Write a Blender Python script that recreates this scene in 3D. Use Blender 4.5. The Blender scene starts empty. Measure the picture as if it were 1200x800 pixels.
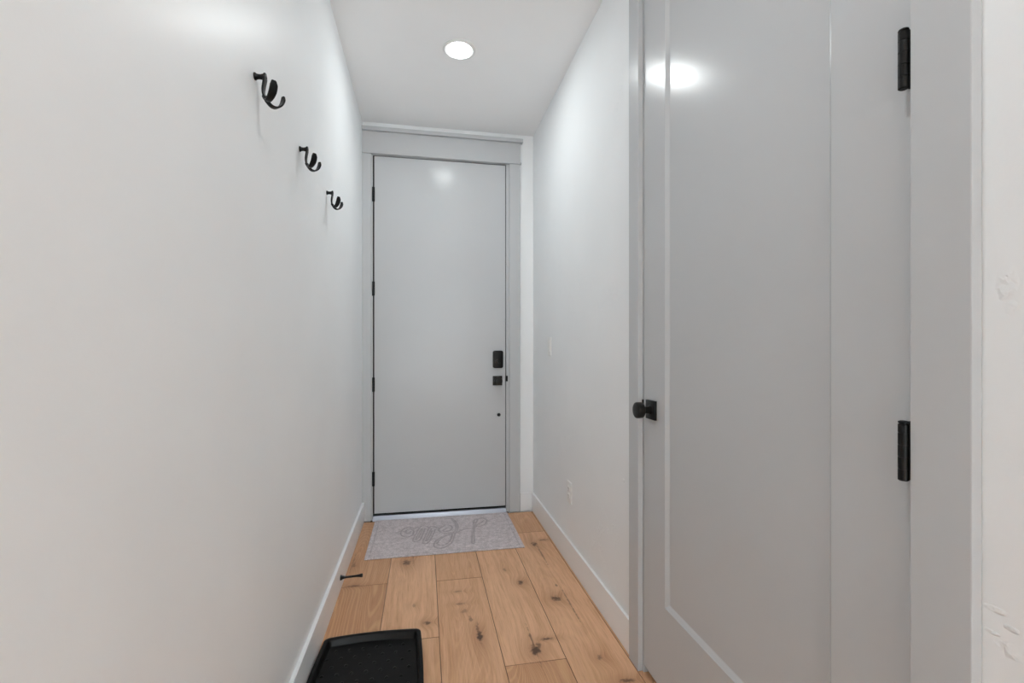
import bpy, bmesh, math, random
from mathutils import Vector, Matrix
random.seed(7)
S = bpy.context.scene
COL = S.collection
PI = math.pi

# ------------------------------------------------------------------ dimensions (metres)
XL, XR, YE, HC = -0.416, 0.786, 3.33, 2.738     # left wall, right wall, end wall, ceiling
YB = -4.0                                       # back of the room behind the camera
BASE_H = 0.132
D1X0, D1X1, D1Z0, D1Z1 = -0.338, 0.580, 0.043, 2.511   # end door leaf
D2Y0, D2Y1, D2Z0, D2Z1 = 0.628, 1.574, 0.030, 2.530    # side door leaf

# ------------------------------------------------------------------ node helpers
class N:
    """tiny expression builder on a node tree"""
    def __init__(s, mat):
        s.t = mat.node_tree; s.n = s.t.nodes; s.l = s.t.links
    def new(s, typ, **kw):
        n = s.n.new(typ)
        for k, v in kw.items(): setattr(n, k, v)
        return n
    def put(s, sock, v):
        if isinstance(v, bpy.types.NodeSocket): s.l.new(v, sock)
        elif v is not None: sock.default_value = v
    def m(s, op, a, b=None, c=None, clamp=False):
        n = s.new('ShaderNodeMath', operation=op); n.use_clamp = clamp
        s.put(n.inputs[0], a)
        if b is not None: s.put(n.inputs[1], b)
        if c is not None: s.put(n.inputs[2], c)
        return n.outputs[0]
    def noise(s, vec, scale, detail=2.0, rough=0.5, dist=0.0):
        n = s.new('ShaderNodeTexNoise'); s.put(n.inputs['Vector'], vec)
        n.inputs['Scale'].default_value = scale; n.inputs['Detail'].default_value = detail
        n.inputs['Roughness'].default_value = rough; n.inputs['Distortion'].default_value = dist
        return n.outputs['Fac']
    def comb(s, x, y, z):
        n = s.new('ShaderNodeCombineXYZ')
        s.put(n.inputs[0], x); s.put(n.inputs[1], y); s.put(n.inputs[2], z); return n.outputs[0]
    def rng(s, v, a, b, c, d, smooth=False):
        n = s.new('ShaderNodeMapRange'); n.interpolation_type = 'SMOOTHSTEP' if smooth else 'LINEAR'
        s.put(n.inputs[0], v)
        for i, q in enumerate((a, b, c, d)): n.inputs[i + 1].default_value = q
        return n.outputs[0]
    def mix(s, f, a, b, mode='MIX'):
        n = s.new('ShaderNodeMix', data_type='RGBA', blend_type=mode)
        s.put(n.inputs[0], f); s.put(n.inputs[6], a); s.put(n.inputs[7], b); return n.outputs[2]
    def bump(s, h, strength, dist, normal=None):
        n = s.new('ShaderNodeBump'); n.inputs['Strength'].default_value = strength
        n.inputs['Distance'].default_value = dist; s.put(n.inputs['Height'], h)
        if normal is not None: s.l.new(normal, n.inputs['Normal'])
        return n.outputs[0]

def lin(r, g, b):
    f = lambda c: ((c / 255 + 0.055) / 1.055) ** 2.4 if c > 10 else c / 255 / 12.92
    return (f(r), f(g), f(b), 1)

def base_mat(name, col, rough=0.5, metal=0.0, spec=0.5):
    m = bpy.data.materials.new(name); m.use_nodes = True
    b = m.node_tree.nodes['Principled BSDF']
    b.inputs['Base Color'].default_value = col; b.inputs['Roughness'].default_value = rough
    b.inputs['Metallic'].default_value = metal; b.inputs['Specular IOR Level'].default_value = spec
    return m, b, N(m)

def paint(name, col, rough, peel, scale=220, big=0.0, var=0.015, spec=0.5):
    m, b, n = base_mat(name, col, rough, spec=spec)
    co = n.new('ShaderNodeTexCoord').outputs['Object']
    h = n.noise(co, scale, 2)
    nrm = n.bump(h, peel, 0.001)
    if big:
        # hand-trowelled plaster: rare soft-edged ridges and dents
        a = n.noise(co, 9.0, 3, 0.6, 0.8)
        ridge = n.rng(n.m('ABSOLUTE', n.m('SUBTRACT', a, 0.5)), 0.0, 0.018, 1, 0, True)
        msk = n.rng(n.noise(co, 3.1, 1), 0.55, 0.66, 0, 1, True)
        nrm = n.bump(n.m('MULTIPLY', ridge, msk), big, 0.0015, nrm)
        # a few trowel dents and drips left beside the panel door
        sp = n.new('ShaderNodeSeparateXYZ'); n.l.new(co, sp.inputs[0]); spots = None
        wv = n.noise(co, 38, 2, 0.5, 1.2)
        for cy, cz, ry, rz in ((.502, 1.262, .012, .022), (.498, 1.232, .008, .012), (.512, .809, .016, .004), (.496, .792, .009, .004), (.520, .775, .010, .003), (.500, .762, .014, .010), (.35, 1.5, .02, .01), (.2, .9, .02, .03), (1.75, .65, .01, .006)):
            dy = n.m('DIVIDE', n.m('SUBTRACT', sp.outputs[1], cy), ry); dz = n.m('DIVIDE', n.m('SUBTRACT', sp.outputs[2], cz), rz)
            g = n.m('ADD', n.m('ADD', n.m('MULTIPLY', dy, dy), n.m('MULTIPLY', dz, dz)), n.m('MULTIPLY', wv, 2.5))
            g = n.rng(g, 1.2, 2.6, 1, 0, True); spots = g if spots is None else n.m('MAXIMUM', spots, g)
        nrm = n.bump(n.m('MULTIPLY', spots, n.rng(n.noise(co, 75, 2), .35, .65, .3, 1)), .8, 0.0022, nrm)
    n.l.new(nrm, b.inputs['Normal'])
    v = n.rng(n.noise(co, 2.2, 3), 0.3, 0.7, 1 - var, 1 + var)
    cc = n.new('ShaderNodeVectorMath', operation='SCALE')
    cc.inputs[0].default_value = col[:3]; n.l.new(v, cc.inputs['Scale'])
    n.l.new(cc.outputs[0], b.inputs['Base Color'])
    return m

M = {}
M['wall'] = paint('white wall paint', (0.833, 0.850, 0.862, 1), 0.33, 0.12, 160, spec=0.022)
M['trowelled'] = paint('white trowelled wall paint', (0.833, 0.850, 0.862, 1), 0.33, 0.12, 160, big=0.8, spec=0.022)
M['ceiling'] = paint('ceiling paint', (0.93, 0.935, 0.94, 1), 0.75, 0.10, 140)
M['base'] = paint('white trim paint', (0.85, 0.865, 0.88, 1), 0.28, 0.02, 60, spec=.2)
M['grey'] = paint('grey door paint', (0.512, 0.524, 0.537, 1), 0.215, 0.05, 90, var=0.01, spec=0.15)
M['plastic'] = paint('white plastic', (0.78, 0.78, 0.77, 1), 0.3, 0.0)
M['slot'] = base_mat('dark slot', (0.02, 0.02, 0.02, 1), 0.6)[0]

def black(name, col, rough, metal, sc, amt):
    m, b, n = base_mat(name, col, rough, metal)
    co = n.new('ShaderNodeTexCoord').outputs['Object']
    n.l.new(n.bump(n.noise(co, sc, 2), amt, 0.0004), b.inputs['Normal'])
    n.l.new(n.rng(n.noise(co, 30, 2), 0.3, 0.7, rough - .05, rough + .07), b.inputs['Roughness'])
    b.inputs['Specular IOR Level'].default_value = .25
    return m
M['iron'] = black('matte black metal', (0.006, 0.006, 0.006, 1), 0.40, 0.0, 500, 0.2)
M['oiled'] = black('oiled black metal', (0.012, 0.011, 0.010, 1), 0.34, 0.2, 300, 0.15)
M['rubber'] = black('black rubber', (0.012, 0.012, 0.012, 1), 0.6, 0, 300, 0.2)
M['tray'] = black('black moulded plastic', (0.006, 0.006, 0.006, 1), 0.33, 0, 900, 0.2)
M['tray'].node_tree.nodes['Principled BSDF'].inputs['Specular IOR Level'].default_value = .14
m, b, n = base_mat('brushed aluminium', (0.46, 0.48, 0.55, 1), 0.38, 0.8); M['alu'] = m
co = n.new('ShaderNodeTexCoord').outputs['Object']
mp = n.new('ShaderNodeMapping'); mp.inputs['Scale'].default_value = (3, 400, 400); n.l.new(co, mp.inputs[0])
n.l.new(n.bump(n.noise(mp.outputs[0], 1, 2), 0.2, 0.0005), b.inputs['Normal'])
def lens_mat(name, power):
    m = bpy.data.materials.new(name); m.use_nodes = True
    b = m.node_tree.nodes['Principled BSDF']; b.inputs['Base Color'].default_value = (0.9, 0.9, 0.9, 1)
    b.inputs['Emission Color'].default_value = (0.922, 0.970, 0.975, 1); b.inputs['Emission Strength'].default_value = power
    return m
POW = dict(a=178, b=165, fill=106)
M['lens'] = lens_mat('lit frosted lens', POW['a']); M['dim lens'] = lens_mat('dimmed frosted lens', POW['b'])

# ------------------------------------------------------------------ oak floor
def wood():
    m, b, n = base_mat('knotty oak planks', (0.4, 0.25, 0.15, 1), 0.42)
    co = n.new('ShaderNodeTexCoord').outputs['Object']
    sp = n.new('ShaderNodeSeparateXYZ'); n.l.new(co, sp.inputs[0]); X, Y = sp.outputs[0], sp.outputs[1]
    at = n.new('ShaderNodeAttribute', attribute_name='plank'); sa = n.new('ShaderNodeSeparateXYZ')
    n.l.new(at.outputs['Vector'], sa.inputs[0]); tone, seed, edge = sa.outputs[0], sa.outputs[1], sa.outputs[2]
    off = n.m('MULTIPLY', seed, 37.0)
    # wobble used to roughen the outline of the knots
    wob = n.noise(n.comb(X, Y, off), 55, 3, 0.6); wob2 = n.noise(n.comb(Y, X, off), 16, 2)
    # knots: x, y, radius x, radius y, strength
    knots = [(.223, 1.900, .010, .030, 1.0), (.221, 1.955, .006, .035, .6), (.478, 2.300, .012, .014, .9),
             (.610, 2.122, .016, .018, .9), (.426, 1.770, .015, .022, 1.0), (.449, 1.800, .008, .016, .7), (.488, 1.832, .020, .007, .85),
             (.655, 2.740, .014, .024, .85), (.722, 2.792, .022, .010, .6), (.648, 2.242, .005, .010, .7),
             (.421, 2.450, .007, .012, .45), (.428, 1.864, .004, .007, .7), (.658, 1.683, .009, .012, .6),
             (.712, 1.547, .020, .010, .8), (.166, 2.160, .018, .007, .45), (.158, 2.272, .016, .006, .4),
             (.199, 2.030, .006, .018, .55), (.178, 2.095, .014, .012, .4), (.015, 2.036, .012, .011, .85),
             (-.095, 2.634, .017, .024, .85), (-.376, 2.655, .010, .020, .5), (-.341, 2.420, .022, .008, .6),
             (-.047, 2.186, .007, .010, .35), (.664, 2.60, .0035, .11, .6), (.663, 2.08, .003, .12, .6), (.428, 1.80, .0028, .10, .7),
             (-.385, 2.70, .004, .10, .35), (-.06, 2.70, .003, .09, .35), (.20, 1.55, .012, .018, .7), (.33, 1.35, .012, .02, .7), (-.1, 1.3, .012, .02, .6)]
    dark = None; halo = None; push = None
    for kx, ky, rx, ry, st in knots:
        dx = n.m('DIVIDE', n.m('SUBTRACT', X, kx), rx * 1.25); dy = n.m('DIVIDE', n.m('SUBTRACT', Y, ky), ry * 1.2)
        d2 = n.m('ADD', n.m('MULTIPLY', dx, dx), n.m('MULTIPLY', dy, dy))
        d = n.m('ADD', n.m('SQRT', d2), n.m('MULTIPLY', n.m('SUBTRACT', wob, .5), 2.6))
        k = n.m('MULTIPLY', n.rng(d, 0.35, 1.35, 1, 0, True), st)
        dark = k if dark is None else n.m('MAXIMUM', dark, k)
        if rx > .006:
            h = n.m('MULTIPLY', n.m('EXPONENT', n.m('MULTIPLY', d2, -0.10)), st)
            halo = h if halo is None else n.m('MAXIMUM', halo, h)
    # grain: stretched along the plank, bent round the knots
    warp = n.m('MULTIPLY', halo, 0.035)
    slow = n.noise(n.comb(n.m('MULTIPLY', X, 5), n.m('ADD', n.m('MULTIPLY', Y, 0.9), off), off), 1.0, 3, 0.55)
    gx = n.m('ADD', n.m('ADD', X, warp), n.m('MULTIPLY', n.m('SUBTRACT', slow, .5), 0.05))
    fine = n.noise(n.comb(n.m('MULTIPLY', gx, 260), n.m('MULTIPLY', Y, 9), off), 1.0, 3, 0.65)
    mid = n.noise(n.comb(n.m('MULTIPLY', gx, 60), n.m('MULTIPLY', Y, 2.6), off), 1.0, 3, 0.6)
    # cathedral figure: thin contour lines of a slow field
    field = n.noise(n.comb(n.m('MULTIPLY', gx, 4.5), n.m('ADD', n.m('MULTIPLY', Y, .36), off), off), 1.0, 1, 0.4)
    ring = n.m('SINE', n.m('MULTIPLY', field, 420.0)); ring = n.rng(ring, 0.2, 1, 0, 1)
    blotch = n.noise(n.comb(n.m('MULTIPLY', X, 9), n.m('MULTIPLY', Y, 3), off), 1.0, 4, 0.6)
    c = n.mix(n.rng(tone, 0, 1, 0, 1), lin(196, 148, 112), lin(240, 194, 157))
    c = n.mix(n.rng(blotch, .35, .7, 0, .55), c, lin(206, 159, 122))
    c = n.mix(n.rng(mid, .42, .72, 0, .42), c, lin(180, 126, 86))
    c = n.mix(n.rng(fine, .50, .75, 0, .40), c, lin(161, 114, 79))
    c = n.mix(n.m('MULTIPLY', ring, n.rng(tone, 0, 1, .24, .07)), c, lin(250, 209, 158))
    c = n.mix(n.m('MULTIPLY', halo, .46), c, lin(149, 100, 68))
    c = n.mix(n.m('MULTIPLY', dark, .92), c, lin(74, 51, 38))
    c = n.mix(edge, c, lin(106, 69, 45))
    n.l.new(c, b.inputs['Base Color'])
    hgt = n.m('ADD', n.m('MULTIPLY', fine, .6), n.m('MULTIPLY', dark, -.8))
    n.l.new(n.bump(hgt, .25, .0008), b.inputs['Normal'])
    n.l.new(n.rng(fine, .3, .8, .40, .55), b.inputs['Roughness'])
    b.inputs['Specular IOR Level'].default_value = .35
    return m
M['wood'] = wood()

def felt():
    m, b, n = base_mat('ribbed grey felt', (0.4, 0.38, 0.38, 1), 0.95, spec=0.1)
    co = n.new('ShaderNodeTexCoord').outputs['Object']
    a = n.noise(co, 170, 3, .7); bb = n.noise(co, 38, 4, .7); d = n.noise(co, 420, 1)
    at = n.new('ShaderNodeAttribute', attribute_name='pressed').outputs['Fac']
    c = n.mix(n.rng(n.m('ADD', n.m('MULTIPLY', a, .6), n.m('MULTIPLY', bb, .4)), .36, .64, 0, 1), lin(168, 158, 160), lin(232, 222, 224))
    c = n.mix(n.m('MULTIPLY', at, .55), c, lin(142, 134, 137))
    n.l.new(c, b.inputs['Base Color'])
    n.l.new(n.bump(n.m('ADD', a, d), .8, .0015), b.inputs['Normal'])
    b.inputs['Sheen Weight'].default_value = .2
    return m
M['felt'] = felt()

# ------------------------------------------------------------------ mesh helpers
def obj(name, bm, mat, parent=None, smooth=None):
    me = bpy.data.meshes.new(name)
    bmesh.ops.recalc_face_normals(bm, faces=bm.faces[:])
    bm.to_mesh(me); bm.free(); me.materials.append(mat)
    if smooth:
        me.polygons.foreach_set('use_smooth', [True] * len(me.polygons)); me.set_sharp_from_angle(angle=math.radians(smooth))
    o = bpy.data.objects.new(name, me); COL.objects.link(o)
    if parent: o.parent = parent
    return o
def tag(o, label=None, cat=None, group=None, kind=None):
    for k, v in (('label', label), ('category', cat), ('group', group), ('kind', kind)):
        if v: o[k] = v
    return o
def thing(name, loc, label, cat, group=None, kind=None):
    o = bpy.data.objects.new(name, None); COL.objects.link(o); o.location = loc; o.empty_display_size = .05
    return tag(o, label, cat, group, kind)
def box(bm, x0, x1, y0, y1, z0, z1):
    vs = bmesh.ops.create_cube(bm, size=1)['verts']
    for v in vs:
        v.co = Vector(((x0 + x1) / 2 + v.co.x * (x1 - x0), (y0 + y1) / 2 + v.co.y * (y1 - y0), (z0 + z1) / 2 + v.co.z * (z1 - z0)))
    return vs
def bev(bm, w, seg=2):
    bmesh.ops.bevel(bm, geom=[e for e in bm.edges if not e.is_boundary and e.calc_face_angle(0) > .5], offset=w, segments=seg, profile=.5, affect='EDGES', clamp_overlap=True)
def bbox(name, dims, mat, parent=None, w=.0015, seg=2):
    bm = bmesh.new(); box(bm, *dims)
    if w: bev(bm, w, seg)
    return obj(name, bm, mat, parent)
def prism(bm, pts, axis, a0, a1):
    """extrude a closed 2D outline along an axis; pts are the two other coordinates in x,y,z order"""
    mk = {'x': lambda p, a: (a, p[0], p[1]), 'y': lambda p, a: (p[0], a, p[1]), 'z': lambda p, a: (p[0], p[1], a)}[axis]
    A = [bm.verts.new(mk(p, a0)) for p in pts]; B = [bm.verts.new(mk(p, a1)) for p in pts]; k = len(pts)
    bm.faces.new(A); bm.faces.new(B[::-1])
    for i in range(k): bm.faces.new((A[i], B[i], B[(i + 1) % k], A[(i + 1) % k]))
def lathe(bm, prof, origin, axis, seg=32, flat=0):
    """prof: list of (distance along axis, radius)"""
    ax = Vector(axis).normalized(); u = ax.orthogonal().normalized(); w = ax.cross(u); o = Vector(origin); rings = []
    for d, r in prof:
        if r < 1e-6: rings.append([bm.verts.new(o + ax * d)]); continue
        rings.append([bm.verts.new(o + ax * d + (u * math.cos(2 * PI * i / seg) + w * math.sin(2 * PI * i / seg)) * r) for i in range(seg)])
    for A, B in zip(rings, rings[1:]):
        for i in range(seg):
            j = (i + 1) % seg
            if len(A) == 1 and len(B) == 1: continue
            if len(A) == 1: bm.faces.new((A[0], B[i], B[j]))
            elif len(B) == 1: bm.faces.new((A[i], B[0], A[j]))
            else: bm.faces.new((A[i], B[i], B[j], A[j]))
def catmull(P, k=6):
    P = [Vector(p) for p in P]; out = []
    for i in range(len(P) - 1):
        a = P[max(i - 1, 0)]; b = P[i]; c = P[i + 1]; d = P[min(i + 2, len(P) - 1)]
        for j in range(k):
            t = j / k
            out.append(.5 * ((2 * b) + (c - a) * t + (2 * a - 5 * b + 4 * c - d) * t * t + (3 * b - a - 3 * c + d) * t ** 3))
    out.append(P[-1]); return out
def ribbon(bm, P, wide, W, T, seg=10):
    """sweep a flat oval strap along P; wide = unit width direction, W = widths, T = thickness"""
    k = len(P); rings = []
    for i, p in enumerate(P):
        t = (P[min(i + 1, k - 1)] - P[max(i - 1, 0)]).normalized(); wd = Vector(wide); wd = (wd - t * wd.dot(t)).normalized(); nr = t.cross(wd)
        f = i / (k - 1) * (len(W) - 1); a = int(min(f, len(W) - 2)); w = W[a] + (W[a + 1] - W[a]) * (f - a)
        rings.append([bm.verts.new(p + wd * (w / 2 * math.copysign(abs(math.cos(q)) ** .55, math.cos(q))) + nr * (T / 2 * math.copysign(abs(math.sin(q)) ** .55, math.sin(q)))) for q in [2 * PI * j / seg for j in range(seg)]])
    for A, B in zip(rings, rings[1:]):
        for i in range(seg): bm.faces.new((A[i], A[(i + 1) % seg], B[(i + 1) % seg], B[i]))
    bm.faces.new(rings[0][::-1]); bm.faces.new(rings[-1])

# ------------------------------------------------------------------ room shell
def struct(name, bm, mat, label, cat, smooth=None):
    return tag(obj(name, bm, mat, None, smooth), label, cat, None, 'structure')

bm = bmesh.new()                                    # floor planks
lay = bm.faces.layers.int.new('p'); info = []
cols = [(-.420, -.1806, 2.415), (-.1806, .0608, 1.927), (.0608, .295, 2.394), (.295, .531, 1.702), (.531, .766, 2.927), (.766, 1.002, 1.1)]
x = 1.002
while x < 3.5: cols.append((x, min(x + .236, 3.52), random.uniform(-2, 0))); x += .236
tones = {0: {0: .10, 1: .22}, 1: {0: .62, 1: .80}, 2: {0: .62, 1: .45}, 3: {0: .08, 1: .78}, 4: {0: .72, 1: .30}, 5: {0: .5, 1: .5}}
GAP = .0005
for ci, (x0, x1, ys) in enumerate(cols):
    ymax = 3.30 if ci < 5 else (3.30 if ci == 5 else -.45)
    cuts = [ys + 1.75 * i for i in range(-6, 4)]
    cuts = [YB] + [c for c in cuts if YB + .1 < c < ymax - .1] + [ymax]
    for a, c in zip(cuts, cuts[1:]):
        key = 1 if (a + c) / 2 > ys else 0
        t = tones.get(ci, {}).get(key, random.random()) if c > .5 else random.random()
        if ci == 0 and a < 2.415 <= c + .01: t = .05 if key == 0 else .2
        info.append((t, random.random())); pid = len(info)
        X0, X1, Y0, Y1 = x0 + GAP, x1 - GAP, a + GAP, c - GAP; e = .0009
        top = [bm.verts.new(p) for p in ((X0 + e, Y0 + e, 0), (X1 - e, Y0 + e, 0), (X1 - e, Y1 - e, 0), (X0 + e, Y1 - e, 0))]
        mid = [bm.verts.new(p) for p in ((X0, Y0, -.0012), (X1, Y0, -.0012), (X1, Y1, -.0012), (X0, Y1, -.0012))]
        low = [bm.verts.new((v.co.x, v.co.y, -.012)) for v in mid]
        f = bm.faces.new(top); f[lay] = pid
        for i in range(4):
            j = (i + 1) % 4
            g = bm.faces.new((top[i], mid[i], mid[j], top[j])); g[lay] = -pid
            g = bm.faces.new((mid[i], low[i], low[j], mid[j])); g[lay] = -pid
        g = bm.faces.new(low[::-1]); g[lay] = -pid
v = box(bm, -.45, 3.6, YB - .1, 3.47, -.06, -.0125)
me_i = [f[lay] for f in bm.faces]
fl = obj('floor', bm, M['wood']); tag(fl, 'knotty light oak plank floor running down the hallway to the grey entry door', 'floor', None, 'structure')
att = fl.data.attributes.new('plank', 'FLOAT_VECTOR', 'FACE')
ids = fl.data.attributes['p'].data
for i, q in enumerate(ids):
    k = abs(q.value)
    if k: t, s_ = info[k - 1]; att.data[i].vector = (t, s_, 0.75 if q.value < 0 else 0)
    else: att.data[i].vector = (.2, .5, 1)

bm = bmesh.new(); box(bm, XL - .12, XL, YB, YE + .14, -.06, HC + .02)
struct('wall_left', bm, M['wall'], 'plain white hallway wall with three black coat hooks', 'wall')
bm = bmesh.new()                                    # right wall with the opening of the side door
o0, o1, oz = D2Y0 - .026, D2Y1 + .026, D2Z1 + .026
prism(bm, [(-.45, -.06), (o0, -.06), (o0, oz), (o1, oz), (o1, -.06), (YE + .14, -.06), (YE + .14, HC + .02), (-.45, HC + .02)], 'x', XR, XR + .115)
struct('wall_right', bm, M['trowelled'], 'white wall on the right that holds the wide grey panel door', 'wall')
bm = bmesh.new()                                    # end wall with the opening of the entry door
a0, a1, az = D1X0 - .026, D1X1 + .026, D1Z1 + .026
prism(bm, [(XL, -.06), (a0, -.06), (a0, az), (a1, az), (a1, -.06), (XR, -.06), (XR, HC + .02), (XL, HC + .02)], 'y', YE, YE + .14)
struct('wall_end', bm, M['wall'], 'narrow white wall around the tall grey entry door', 'wall')
bm = bmesh.new(); box(bm, XL - .12, 3.6, YB - .1, YE + .14, HC, HC + .1)
struct('ceiling', bm, M['ceiling'], 'flat white ceiling with a round recessed light', 'ceiling')
bm = bmesh.new(); box(bm, XL - .12, 3.6, YB - .12, YB, -.06, HC + .02)
struct('wall_back', bm, M['wall'], 'white wall behind the viewer at the back of the open room', 'wall')
bm = bmesh.new(); box(bm, 3.5, 3.62, YB, -.45, -.06, HC + .02)
struct('wall_side', bm, M['wall'], 'white side wall of the open room behind the viewer', 'wall')
bm = bmesh.new(); box(bm, XR + .115, 3.5, -.57, -.45, -.06, HC + .02)
struct('wall_return', bm, M['wall'], 'white wall returning from the hallway into the open room', 'wall')
# closet behind the side door (seen only as the dark gap under it)
bm = bmesh.new(); box(bm, XR + .9, XR + .95, -.45, YE, -.06, HC)
struct('wall_closet', bm, M['wall'], 'white wall inside the closet behind the grey panel door', 'wall')

def baseboard(name, dims, w, label):
    bm = bmesh.new(); box(bm, *dims)
    bev(bm, w, 2)
    struct(name, bm, M['base'], label, 'baseboard')
baseboard('baseboard_left', (XL, XL + .015, YB, YE - .002, 0, BASE_H), .0015, 'white baseboard along the left wall behind the boot tray')
baseboard('baseboard_right', (XR - .012, XR, 1.663, YE - .012, 0, BASE_H), .0015, 'white baseboard from the panel door casing to the far right corner')
baseboard('baseboard_end', (.687, XR, YE - .012, YE, 0, BASE_H), .002, 'short white baseboard piece right of the entry door casing')
baseboard('baseboard_near', (XR - .012, XR, -.45, .531, 0, BASE_H), .003, 'white baseboard on the near side of the grey panel door')

# ------------------------------------------------------------------ entry door, frame and casing
t1 = thing('trim_1', (0, YE, 0), 'grey casing with a deep capped header around the tall entry door', 'door casing', kind='structure')
def at(o, root):            # keep world-space vertices while parenting to an Empty that stands at the base
    o.data.transform(Matrix.Translation(-root.location)); return o
def P(name, dims, mat, root, w=.0015, seg=2): return at(bbox(name, dims, mat, root, w, seg), root)
P('side_casing', (XL, -.357, YE - .018, YE, 0, 2.517), M['grey'], t1)
P('side_casing', (.607, .685, YE - .018, YE, 0, 2.517), M['grey'], t1)
P('header_bead', (XL, .694, YE - .028, YE, 2.517, 2.529), M['grey'], t1, .003)
P('header_board', (XL, .686, YE - .019, YE, 2.529, 2.670), M['grey'], t1)
P('header_cap', (XL, .703, YE - .040, YE, 2.670, 2.696), M['grey'], t1, .002)
bm = bmesh.new()
j0, j1, jz = D1X0 - .009, D1X1 + .004, D1Z1 + .005
prism(bm, [(j0 - .02, 0), (j0, 0), (j0, jz), (j1, jz), (j1, 0), (j1 + .023, 0), (j1 + .023, jz + .02), (j0 - .02, jz + .02)], 'y', YE - .002, YE + .135)
at(obj('jamb', bm, M['grey'], t1, 35), t1)
bm = bmesh.new()          # rubber seal the leaf closes against
prism(bm, [(j0, 0.02), (D1X0 - .0005, 0.02), (D1X0 - .0005, D1Z1 + .0005), (D1X1 + .0005, D1Z1 + .0005), (D1X1 + .0005, 0.02), (j1, 0.02), (j1, jz), (j0, jz)], 'y', YE + .014, YE + .07)
at(obj('weather_seal', bm, M['rubber'], t1, 35), t1)
st = P('strike_plate', (j1 - .0015, j1 + .012, YE - .006, YE + .03, .945, .985), M['iron'], t1, .001); st['label'] = 'small black strike plate'

d1 = thing('door_1', ((D1X0 + D1X1) / 2, YE, D1Z0), 'tall plain grey entry door with black locks at the hallway end', 'door', kind='structure')
P('leaf', (D1X0, D1X1, YE + .004, YE + .048, D1Z0, D1Z1), M['grey'], d1, .0015)
P('bottom_sweep', (D1X0 + .002, D1X1 - .002, YE + .008, YE + .045, D1Z0 - .010, D1Z0), M['rubber'], d1, 0)
for z0, z1 in ((2.195, 2.294), (1.545, 1.644), (.885, .984), (.235, .334)):
    bm = bmesh.new(); r = .0088; L = (z1 - z0); c = (D1X0 - .0045, YE - .003, z0)
    prof = [(0, 0), (0, r * .7), (.002, r)]
    for q in range(1, 5): zc = L * q / 5; prof += [(zc - .0006, r), (zc - .0005, r - .0009), (zc + .0005, r - .0009), (zc + .0006, r)]
    prof += [(L - .002, r), (L, r * .7), (L, 0)]
    lathe(bm, prof, c, (0, 0, 1), 20)
    h = at(obj('hinge', bm, M['iron'], d1, 35), d1); h['label'] = 'black hinge knuckle'
def rounded_plate(bm, cx, cz, w, h, r, y0, y1, k=6, edge=.003):
    """rounded rectangle in the XZ plane, thick along Y, with a softened front rim (front = y0)"""
    def ring(ins, y):
        out = []
        for sx, sz, a in ((1, 1, 0), (-1, 1, 90), (-1, -1, 180), (1, -1, 270)):
            for i in range(k + 1):
                q = math.radians(a + 90 * i / k); rr = max(r - ins, .0005)
                out.append(bm.verts.new((cx + sx * (w / 2 - r) + rr * math.cos(q), y, cz + sz * (h / 2 - r) + rr * math.sin(q))))
        return out
    R = [ring(0, y1), ring(0, y0 + edge), ring(edge * .3, y0 + edge * .3), ring(edge, y0)]
    m_ = len(R[0])
    for A, B in zip(R, R[1:]):
        for i in range(m_): bm.faces.new((A[i], A[(i + 1) % m_], B[(i + 1) % m_], B[i]))
    bm.faces.new(R[-1]); bm.faces.new(R[0][::-1])
YF = YE + .004
bm = bmesh.new(); rounded_plate(bm, .524, 1.105, .074, .126, .014, YF - .026, YF, edge=.005)
db = at(obj('deadbolt', bm, M['iron'], d1, 35), d1); db['label'] = 'black rounded interior housing of a keypad deadbolt'
bm = bmesh.new(); lathe(bm, [(0, .021), (.003, .021), (.004, .019), (.004, 0)], (.524, YF - .0255, 1.088), (0, -1, 0), 32)
at(obj('turn_dial', bm, M['oiled'], db, 35), d1)
bm = bmesh.new(); box(bm, -.0055, .0055, -.012, 0, -.018, .018); bev(bm, .003, 2)
bmesh.ops.transform(bm, matrix=Matrix.Translation((.524, YF - .029, 1.088)) @ Matrix.Rotation(math.radians(-32), 4, 'Y'), verts=bm.verts[:])
at(obj('thumb_turn', bm, M['iron'], db, 35), d1)
def knob(parent, root, centre, axis, square, side):
    """square rosette plus a stubby round knob; centre lies on the door face"""
    c = Vector(centre); ax = Vector(axis); s2 = square / 2
    bm = bmesh.new()
    if side == 'y': box(bm, c.x - s2, c.x + s2, c.y - .009, c.y, c.z - s2, c.z + s2)
    else: box(bm, c.x - .009, c.x, c.y - s2, c.y + s2, c.z - s2, c.z + s2)
    bev(bm, .0012, 2); k = at(obj('door_knob', bm, M['iron'], parent, 35), root); k['label'] = 'black door knob on a square rosette'
    bm = bmesh.new()
    lathe(bm, [(.008, .0), (.008, .017), (.011, .0165), (.013, .0125), (.030, .0115), (.034, .0125), (.0365, .019), (.0375, .0245), (.0390, .0268), (.0410, .0278), (.0585, .0280), (.0610, .0270), (.0625, .0250), (.0632, .0225), (.0640, 0)], c, ax, 40)
    at(obj('grip', bm, M['oiled'], k, 30), root)
knob(d1, d1, (.5215, YF, .951), (0, -1, 0), .068, 'y')
bm = bmesh.new(); lathe(bm, [(0, .0125), (.004, .0125), (.006, .011), (.006, 0)], (.532, YF, .704), (0, -1, 0), 28)
pl = at(obj('round_plug', bm, M['rubber'], d1, 35), d1); pl['label'] = 'small round black plug below the knob'

bm = bmesh.new()                                    # aluminium threshold
prism(bm, [(3.304, 0), (3.306, .004), (3.322, .022), (3.330, .028), (3.400, .030), (3.44, .028), (3.44, -.01), (3.331, -.01), (3.331, 0)], 'x', j0 + .001, j1 - .001)
th = obj('door_threshold', bm, M['alu'], None, 30)
tag(th, 'silver aluminium threshold strip under the tall grey entry door', 'threshold')

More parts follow.
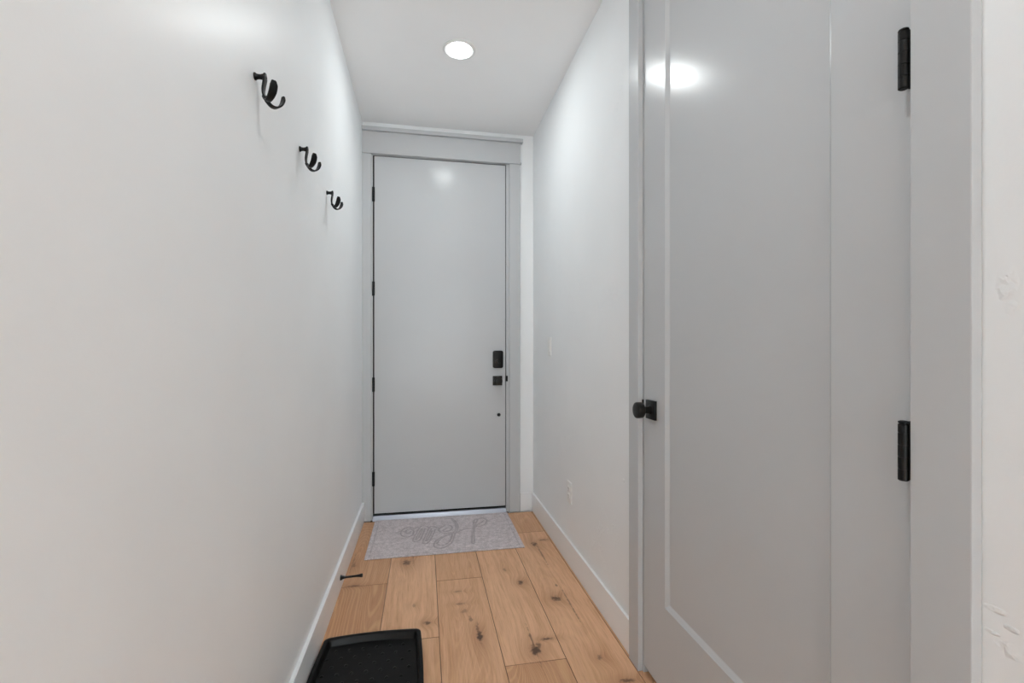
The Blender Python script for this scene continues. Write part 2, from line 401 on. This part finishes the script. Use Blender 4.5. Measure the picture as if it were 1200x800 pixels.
# ------------------------------------------------------------------ side door
t2 = thing('trim_2', (XR, (D2Y0 + D2Y1) / 2, 0), 'flat grey casing around the wide panel door on the right wall', 'door casing', kind='structure')
CF = .767
P('side_casing', (CF, XR, 1.585, 1.663, 0, D2Z1 + .010), M['grey'], t2)
P('side_casing', (CF, XR, .531, .617, 0, D2Z1 + .010), M['grey'], t2)
P('header_bead', (CF - .010, XR, .522, 1.672, D2Z1 + .010, D2Z1 + .022), M['grey'], t2, .003)
P('header_board', (CF - .001, XR, .530, 1.664, D2Z1 + .022, D2Z1 + .163), M['grey'], t2)
P('header_cap', (CF - .022, XR, .512, 1.682, D2Z1 + .163, D2Z1 + .189), M['grey'], t2, .002)
k0, k1, kz = D2Y0 - .004, D2Y1 + .004, D2Z1 + .004
bm = bmesh.new()
prism(bm, [(k0 - .022, 0), (k0, 0), (k0, kz), (k1, kz), (k1, 0), (k1 + .022, 0), (k1 + .022, kz + .022), (k0 - .022, kz + .022)], 'x', XR - .001, XR + .117)
at(obj('jamb', bm, M['grey'], t2, 35), t2)
bm = bmesh.new()
prism(bm, [(k0, 0), (k0 + .012, 0), (k0 + .012, kz - .012), (k1 - .012, kz - .012), (k1 - .012, 0), (k1, 0), (k1, kz), (k0, kz)], 'x', XR + .036, XR + .07)
at(obj('door_stop_strip', bm, M['grey'], t2, 35), t2)
st = P('strike_plate', (XR - .004, XR + .020, k1 - .0012, k1 + .0125, .935, .992), M['iron'], t2, .001); st['label'] = 'small black strike plate'

FX = XR - .002                                      # door face
d2 = thing('door_2', (FX, (D2Y0 + D2Y1) / 2, D2Z0), 'wide grey single panel door with black knob on the right wall', 'door', kind='structure')
bm = bmesh.new()
ya, yb, za, zb = D2Y0, D2Y1, D2Z0, D2Z1
pya, pyb, pza, pzb = .781, 1.423, .318, D2Z1 - .125
rings = []
for (x_, y0, y1, z0, z1) in ((FX + .035, ya, yb, za, zb), (FX + .001, ya, yb, za, zb), (FX, ya + .001, yb - .001, za + .001, zb - .001), (FX, pya, pyb, pza, pzb),
                             (FX + .0015, pya + .001, pyb - .001, pza + .001, pzb - .001), (FX + .0090, pya + .0125, pyb - .0125, pza + .0125, pzb - .0125), (FX + .0100, pya + .0150, pyb - .0150, pza + .0150, pzb - .0150)):
    rings.append([bm.verts.new(p) for p in ((x_, y0, z0), (x_, y1, z0), (x_, y1, z1), (x_, y0, z1))])
for A, B in zip(rings, rings[1:]):
    for i in range(4): bm.faces.new((A[i], A[(i + 1) % 4], B[(i + 1) % 4], B[i]))
bm.faces.new(rings[-1]); bm.faces.new(rings[0][::-1])
at(obj('leaf', bm, M['grey'], d2), d2)
knob(d2, d2, (FX, 1.510, .963), (-1, 0, 0), .066, 'x')
for z0, z1 in ((2.233, 2.331), (1.597, 1.695), (.959, 1.057), (.321, .419)):
    bm = bmesh.new(); L = z1 - z0; c = (.7685, .6285, z0); r = .0075
    prof = [(0, 0), (0, r * .75), (.0015, r)]
    for q in range(1, 5): zc = L * q / 5; prof += [(zc - .0008, r), (zc - .0006, r - .001), (zc + .0006, r - .001), (zc + .0008, r)]
    prof += [(L - .006, r), (L - .0055, r * .8), (L - .004, r * .8), (L - .003, r * 1.0), (L - .001, r * .95), (L, r * .6), (L, 0)]
    lathe(bm, prof, c, (0, 0, 1), 24)
    h = at(obj('hinge', bm, M['iron'], d2, 35), d2); h['label'] = 'black hinge knuckle'
    bm = bmesh.new(); box(bm, .772, XR + .003, D2Y0 - .0025, D2Y0 - .0005, z0 + .001, z1 - .001)
    at(obj('hinge_plate', bm, M['iron'], h), d2)

# ------------------------------------------------------------------ coat hooks
def hook(label):
    o = thing('coat_hook', (0, 0, 0), label, 'hook', 'black double coat hooks on the left wall')
    bm = bmesh.new()
    lathe(bm, [(0, 0), (0, .0090), (.0020, .0092), (.0035, .0085), (.0055, .0068), (.010, .0060), (.015, .0062), (.0185, .0072), (.0215, .0082), (.024, .0082), (.024, 0)], (0, 0, 0), (1, 0, 0), 32)
    obj('post', bm, M['iron'], o, 40)
    bm = bmesh.new()
    S_ = catmull([(.0245, 0, .0085), (.0245, 0, -.004), (.0220, 0, -.020), (.0205, 0, -.034), (.0225, 0, -.048), (.0290, 0, -.0575)])
    ribbon(bm, S_, (0, 1, 0), [.012, .0220, .0200, .0180, .0165, .0180], .0060, 14)
    obj('strap', bm, M['iron'], o, 45)
    for s in (-1, 1):
        bm = bmesh.new()
        Q = catmull([(.0230, 0, -.0480), (.0275, -s * -.004, -.0570), (.0350, s * .0135, -.0640), (.0430, s * .0240, -.0625), (.0510, s * .0325, -.0530), (.0555, s * .0370, -.0390), (.0560, s * .0380, -.0260)])
        ribbon(bm, Q, Vector((.68, -s * .60, 0)).normalized(), [.013, .0125, .0130, .0150, .0180, .0200, .0195, .0105], .0050, 14)
        obj('prong', bm, M['iron'], o, 45)
    bm = bmesh.new(); lathe(bm, [(.025, 0), (.025, .0055), (.0272, .0055), (.0285, .0035), (.0287, 0)], (0, 0, 0), (1, 0, 0), 24)
    obj('screw_cap', bm, M['oiled'], o, 35)
    return o
def dup(root, label, loc):
    r = root.copy(); COL.objects.link(r); r.location = loc; r['label'] = label
    for ch in list(root.children):
        c = ch.copy(); COL.objects.link(c); c.parent = r
        for g in list(ch.children):
            e = g.copy(); COL.objects.link(e); e.parent = c
    return r
h1 = hook('black double coat hook on the left wall, nearest of three, under bare wall')
HZ = 1.855
h1.location = (XL, 1.262, HZ)
h1['label'] = 'black double coat hook nearest the viewer and looking largest of three'
dup(h1, 'black double coat hook in the middle of the row of three', (XL, 1.690, HZ))
dup(h1, 'black double coat hook closest to the grey entry door', (XL, 2.138, HZ))

# ------------------------------------------------------------------ recessed lights
def downlight(label, x, y, lens):
    o = thing('recessed_light', (x, y, HC), label, 'ceiling light', 'round recessed lights in the ceiling')
    bm = bmesh.new()
    lathe(bm, [(.001, .0610), (-.0025, .0615), (-.005, .066), (-.005, .078), (-.003, .084), (.001, .086), (.001, .0610)], (0, 0, 0), (0, 0, 1), 48)
    obj('trim_ring', bm, M['plastic'], o, 40)
    bm = bmesh.new(); lathe(bm, [(.0005, .0625), (-.0025, .0605), (-.0060, .052), (-.0090, .034), (-.0102, .015), (-.0105, 0)], (0, 0, 0), (0, 0, 1), 48)
    obj('lens', bm, lens, o, 60)['label'] = 'glowing white round lens'
    return o
downlight('lit round recessed ceiling light in front of the tall entry door', .18, 2.44, M['lens'])
downlight('lit round recessed ceiling light just above the viewer beside the panel door', .18, .59, M['dim lens'])
def area(name, loc, rot, sx, sy, e):
    ld = bpy.data.lights.new(name, 'AREA'); ld.shape = 'RECTANGLE'; ld.size = sx; ld.size_y = sy; ld.energy = e; ld.color = (.900, .960, .968)
    lo = bpy.data.objects.new(name, ld); lo.location = loc; lo.rotation_euler = rot; COL.objects.link(lo)
area('back_room_fill', (.55, YB + .05, 1.3), (PI / 2, 0, PI), 2.0, 2.2, POW['fill'])   # added fill lamp in front of the back wall; no window there

# ------------------------------------------------------------------ switch and outlet on the right wall
def wallplate(name, y, z, label, cat):
    o = thing(name, (XR, y, z), label, cat)
    bm = bmesh.new(); rounded_plate(bm, 0, 0, .072, .117, .004, -.0055, 0, edge=.0025)
    bmesh.ops.transform(bm, matrix=Matrix.Rotation(-PI / 2, 4, 'Z'), verts=bm.verts[:])
    obj('cover_plate', bm, M['plastic'], o, 35); return o
sw = wallplate('light_switch', 2.870, 1.194, 'white rocker light switch on the right wall near the entry door', 'light switch')
bm = bmesh.new(); prism(bm, [(-.0055, -.033), (-.0095, -.031), (-.0065, 0), (-.0070, .031), (-.0050, .033)], 'y', -.0165, .0165)
obj('rocker', bm, M['plastic'], sw, 25)
bm = bmesh.new(); box(bm, -.0088, -.0070, -.0035, .0035, -.0285, -.0225)
ind = obj('indicator', bm, M['slot'], sw); ind['label'] = 'small dark indicator'
ou = wallplate('power_outlet', 2.455, .392, 'white duplex power outlet low on the right wall', 'outlet')
for s in (-1, 1):
    bm = bmesh.new()
    rounded_plate(bm, 0, s * .0195, .033, .029, .009, -.0085, -.005, edge=.001)
    bmesh.ops.transform(bm, matrix=Matrix.Rotation(-PI / 2, 4, 'Z'), verts=bm.verts[:])
    r = obj('receptacle', bm, M['plastic'], ou, 35)
    for dy, hh in ((-.0065, .009), (.0065, .007)):
        bm = bmesh.new(); box(bm, -.0088, -.0080, dy - .0011, dy + .0011, s * .0195 + .001 - hh / 2 + .002, s * .0195 + .001 + hh / 2 + .002)
        obj('slot', bm, M['slot'], r)
    bm = bmesh.new(); lathe(bm, [(-.0088, 0), (-.0088, .0024), (-.0080, .0024)], (0, 0, s * .0195 - .0085), (1, 0, 0), 12)
    obj('ground_hole', bm, M['slot'], r)

# ------------------------------------------------------------------ door stop on the left baseboard
ds = thing('door_stop', (XL + .015, 2.388, .062), 'thin black rod door stop sticking out of the left baseboard', 'door stop')
bm = bmesh.new()
lathe(bm, [(0, 0), (0, .0125), (.003, .0125), (.008, .0095), (.018, .0065), (.030, .0050), (.070, .0050), (.082, .0056)], (0, 0, 0), (1, -.02, .04), 28)
obj('rod', bm, M['iron'], ds, 40)
bm = bmesh.new()
lathe(bm, [(.080, 0), (.080, .0058), (.088, .0066), (.096, .0082), (.102, .0086), (.104, .0075), (.104, 0)], (0, 0, 0), (1, -.02, .04), 28)
obj('rubber_tip', bm, M['rubber'], ds, 40)

# ------------------------------------------------------------------ boot tray
def tray():
    cx, cy, HX, HY, bow = -.2000, 1.588, .186, .362, .013
    def outline(ins, dz_r, k=14):
        """bowed rectangle with small round corners, shrunk by ins"""
        hx, hy, r = HX - ins, HY - ins, max(.020 - ins * .5, .008); pts = []
        for s in range(4):
            a0 = s * 90; sx = (1, -1, -1, 1)[s]; sy = (1, 1, -1, -1)[s]
            for i in range(7):
                q = math.radians(a0 + 90 * i / 6)
                pts.append((sx * (hx - r) + r * math.cos(q), sy * (hy - r) + r * math.sin(q)))
            # long run to the next corner
            nx, ny = ((-1, 1), (-1, -1), (1, -1), (1, 1))[s]
            ax_, ay_ = pts[-1]
            q = math.radians(a0 + 90); bx_ = nx * (hx - r) + r * math.cos(q); by_ = ny * (hy - r) + r * math.sin(q)
            for i in range(1, k): f = i / k; pts.append((ax_ + (bx_ - ax_) * f, ay_ + (by_ - ay_) * f))
        out = []
        for px, py in pts:                     # bow every side outward
            fx = 1 - min(1, (py / hy) ** 2); fy = 1 - min(1, (px / hx) ** 2)
            out.append((px + math.copysign(bow * fx * min(1, abs(px) / hx), px), py + math.copysign(bow * fy * min(1, abs(py) / hy), py)))
        return out
    bm = bmesh.new(); R = []
    for ins, z in ((.012, 0), (.010, .0015), (.004, .024), (0, .0275), (.0008, .0300), (.0030, .0314), (.0135, .0314), (.0155, .0300), (.0170, .0260), (.0205, .0075), (.0225, .0050), (.026, .0042)):
        R.append([bm.verts.new((cx + p[0], cy + p[1], z)) for p in outline(ins, 0)])
    k = len(R[0])
    for A, B in zip(R, R[1:]):
        for i in range(k): bm.faces.new((A[i], A[(i + 1) % k], B[(i + 1) % k], B[i]))
    bm.faces.new(R[0][::-1]); bm.faces.new(R[-1])
    # raised bumps in staggered rows
    y = 1.899; row = 0
    while y > cy - HY + .045:
        xs = [-.335 + .0507 * i for i in range(6)] if row % 2 == 0 else [-.360 + .0507 * i for i in range(7)]
        for x_ in xs:
            lathe(bm, [(0, .0066), (.0016, .0060), (.0032, .0042), (.0040, .0020), (.0042, 0)], (x_, y, .0041), (0, 0, 1), 14)
        y -= .0455; row += 1
    return obj('boot_tray', bm, M['tray'], None, 38)
tag(tray(), 'black plastic boot tray with raised bumps on the floor by the left wall', 'boot tray')

# ------------------------------------------------------------------ door mat with the sunk word
STR = [[(0.285, 2.846), (0.294, 2.838), (0.303, 2.843), (0.308, 2.915), (0.318, 3.01), (0.333, 3.104), (0.354, 3.187), (0.368, 3.233), (0.361, 3.248), (0.343, 3.222), (0.329, 3.144), (0.32, 3.069), (0.304, 2.984), (0.293, 2.904), (0.285, 2.846)],
 [(0.358, 3.227), (0.388, 3.25), (0.417, 3.241), (0.426, 3.198), (0.414, 3.151), (0.389, 3.117), (0.359, 3.104), (0.346, 3.117), (0.358, 3.146), (0.384, 3.165), (0.403, 3.202)],
 [(0.345, 3.106), (0.311, 3.082), (0.277, 3.077), (0.241, 3.057), (0.217, 3.032), (0.189, 3.017), (0.15, 2.997), (0.117, 2.978), (0.089, 2.942), (0.067, 2.9), (0.058, 2.857), (0.065, 2.825), (0.087, 2.805), (0.115, 2.807), (0.142, 2.832), (0.167, 2.875), (0.181, 2.938), (0.196, 3.005), (0.211, 3.052), (0.219, 3.095), (0.223, 3.148), (0.215, 3.205), (0.201, 3.257), (0.182, 3.282), (0.155, 3.282)],
 [(0.192, 3.25), (0.206, 3.199), (0.21, 3.127), (0.2, 3.062), (0.178, 3.022), (0.144, 2.989), (0.11, 2.952), (0.088, 2.909), (0.076, 2.877)],
 [(0.178, 3.008), (0.169, 2.948), (0.152, 2.891), (0.127, 2.851), (0.096, 2.848), (0.079, 2.866)],
 [(0.179, 3.029), (0.151, 3.027), (0.119, 3.034), (0.098, 3.066), (0.096, 3.099), (0.114, 3.13), (0.138, 3.164), (0.158, 3.168), (0.18, 3.141), (0.183, 3.102), (0.164, 3.065), (0.136, 3.052), (0.12, 3.074), (0.138, 3.103), (0.156, 3.122)],
 [(0.097, 3.118), (0.084, 3.136), (0.067, 3.154), (0.045, 3.159), (0.03, 3.123), (0.016, 3.053), (0.003, 2.979), (-0.008, 2.921), (-0.003, 2.888), (0.013, 2.885), (0.031, 2.914), (0.048, 2.977), (0.062, 3.044), (0.072, 3.101)],
 [(0.047, 3.113), (0.03, 3.036), (0.016, 2.97), (0.01, 2.924), (0.021, 2.942), (0.037, 3.007), (0.052, 3.082)],
 [(0.031, 3.146), (0.011, 3.173), (-0.014, 3.18), (-0.031, 3.142), (-0.046, 3.079), (-0.061, 3.005), (-0.068, 2.952), (-0.059, 2.924), (-0.041, 2.927), (-0.023, 2.957), (-0.011, 3.016), (0.0, 3.085), (0.008, 3.135)],
 [(-0.014, 3.132), (-0.032, 3.062), (-0.045, 2.995), (-0.049, 2.955), (-0.037, 2.98), (-0.022, 3.046), (-0.011, 3.109)],
 [(-0.039, 3.159), (-0.064, 3.144), (-0.095, 3.165), (-0.122, 3.155), (-0.142, 3.123), (-0.148, 3.077), (-0.136, 3.032), (-0.111, 3.01), (-0.088, 3.016), (-0.07, 3.055), (-0.068, 3.105), (-0.083, 3.133), (-0.105, 3.134), (-0.117, 3.107), (-0.111, 3.074), (-0.092, 3.08), (-0.085, 3.104)],
 [(-0.168, 3.095), (-0.155, 3.111), (-0.136, 3.111), (-0.119, 3.086), (-0.097, 3.06), (-0.084, 3.072)]]
def mat_():
    import numpy as np
    x0, x1, y0, y1 = -.329, .587, 2.700, 3.302; st = .0028; sc = .989
    nx = int((x1 - x0) / st); ny = int((y1 - y0) / st)
    gx = np.linspace(x0, x1, nx); gy = np.linspace(y0, y1, ny); GX, GY = np.meshgrid(gx, gy)
    D = np.full(GX.shape, 9.0)
    for s in STR:
        P_ = catmull([(a * sc, b * sc, 0) for a, b in s], 4)
        for a, b in zip(P_, P_[1:]):
            ax, ay = a.x, a.y; dx, dy = b.x - ax, b.y - ay; L = dx * dx + dy * dy + 1e-12
            t = np.clip(((GX - ax) * dx + (GY - ay) * dy) / L, 0, 1)
            D = np.minimum(D, np.hypot(GX - ax - t * dx, GY - ay - t * dy))
    B = np.abs(np.minimum(np.minimum(GX - x0, x1 - GX), np.minimum(GY - y0, y1 - GY)) - .028)
    g = np.clip(1 - D / .0090, 0, 1); g = g * g * (3 - 2 * g); bd = np.clip(1 - B / .006, 0, 1); bd = bd * bd * (3 - 2 * bd)
    press = np.maximum(g, bd * .55)
    edge = np.minimum(np.minimum(GX - x0, x1 - GX), np.minimum(GY - y0, y1 - GY))
    Z = .0075 - .0032 * press - .003 * np.clip(1 - edge / .004, 0, 1)
    verts = [(float(GX[j, i]), float(GY[j, i]), float(Z[j, i])) for j in range(ny) for i in range(nx)]
    faces = [(j * nx + i, j * nx + i + 1, (j + 1) * nx + i + 1, (j + 1) * nx + i) for j in range(ny - 1) for i in range(nx - 1)]
    rim = [i for i in range(nx)] + [j * nx + nx - 1 for j in range(1, ny)] + [(ny - 1) * nx + i for i in range(nx - 2, -1, -1)] + [j * nx for j in range(ny - 2, 0, -1)]
    b0 = len(verts)
    for r in rim: verts.append((verts[r][0] + .004 * (1 if verts[r][0] < .1 else -1), verts[r][1] + .004 * (1 if verts[r][1] < 3 else -1), .0003))
    k = len(rim)
    for i in range(k): faces.append((rim[i], b0 + i, b0 + (i + 1) % k, rim[(i + 1) % k]))
    faces.append(tuple(b0 + i for i in range(k))[::-1])
    me = bpy.data.meshes.new('door_mat'); me.from_pydata(verts, [], faces); me.materials.append(M['felt'])
    a = me.attributes.new('pressed', 'FLOAT', 'POINT')
    a.data.foreach_set('value', list(press.ravel().astype(float)) + [0.0] * k)
    me.polygons.foreach_set('use_smooth', [True] * len(me.polygons)); me.set_sharp_from_angle(angle=math.radians(60))
    o = bpy.data.objects.new('door_mat', me); COL.objects.link(o); return o
tag(mat_(), 'grey felt door mat with the script word Hello facing the entry door', 'door mat')

# ------------------------------------------------------------------ camera, world, colour
cd = bpy.data.cameras.new('camera'); cam = bpy.data.objects.new('camera', cd); COL.objects.link(cam)
cd.sensor_width = 36; cd.lens = 36 * 546 / 1200; cd.shift_y = 10 / 1200; cd.clip_start = .02
cam.location = (0, 0, 1.172); cam.rotation_euler = (PI / 2, 0, -math.atan(103 / 546)); S.camera = cam
wd = bpy.data.worlds.new('world'); S.world = wd; wd.use_nodes = True
wd.node_tree.nodes['Background'].inputs[0].default_value = (.5, .5, .5, 1); wd.node_tree.nodes['Background'].inputs[1].default_value = 0
vs = S.view_settings; vs.view_transform = 'Standard'; vs.look = 'None'; vs.gamma = 1; vs.use_curve_mapping = False; vs.exposure = -0.01
S.cycles.use_denoising = True; S.cycles.use_adaptive_sampling = True; S.cycles.adaptive_threshold = .025; S.cycles.adaptive_min_samples = 24; S.cycles.max_bounces = 10; S.cycles.diffuse_bounces = 8; S.cycles.sample_clamp_indirect = 8
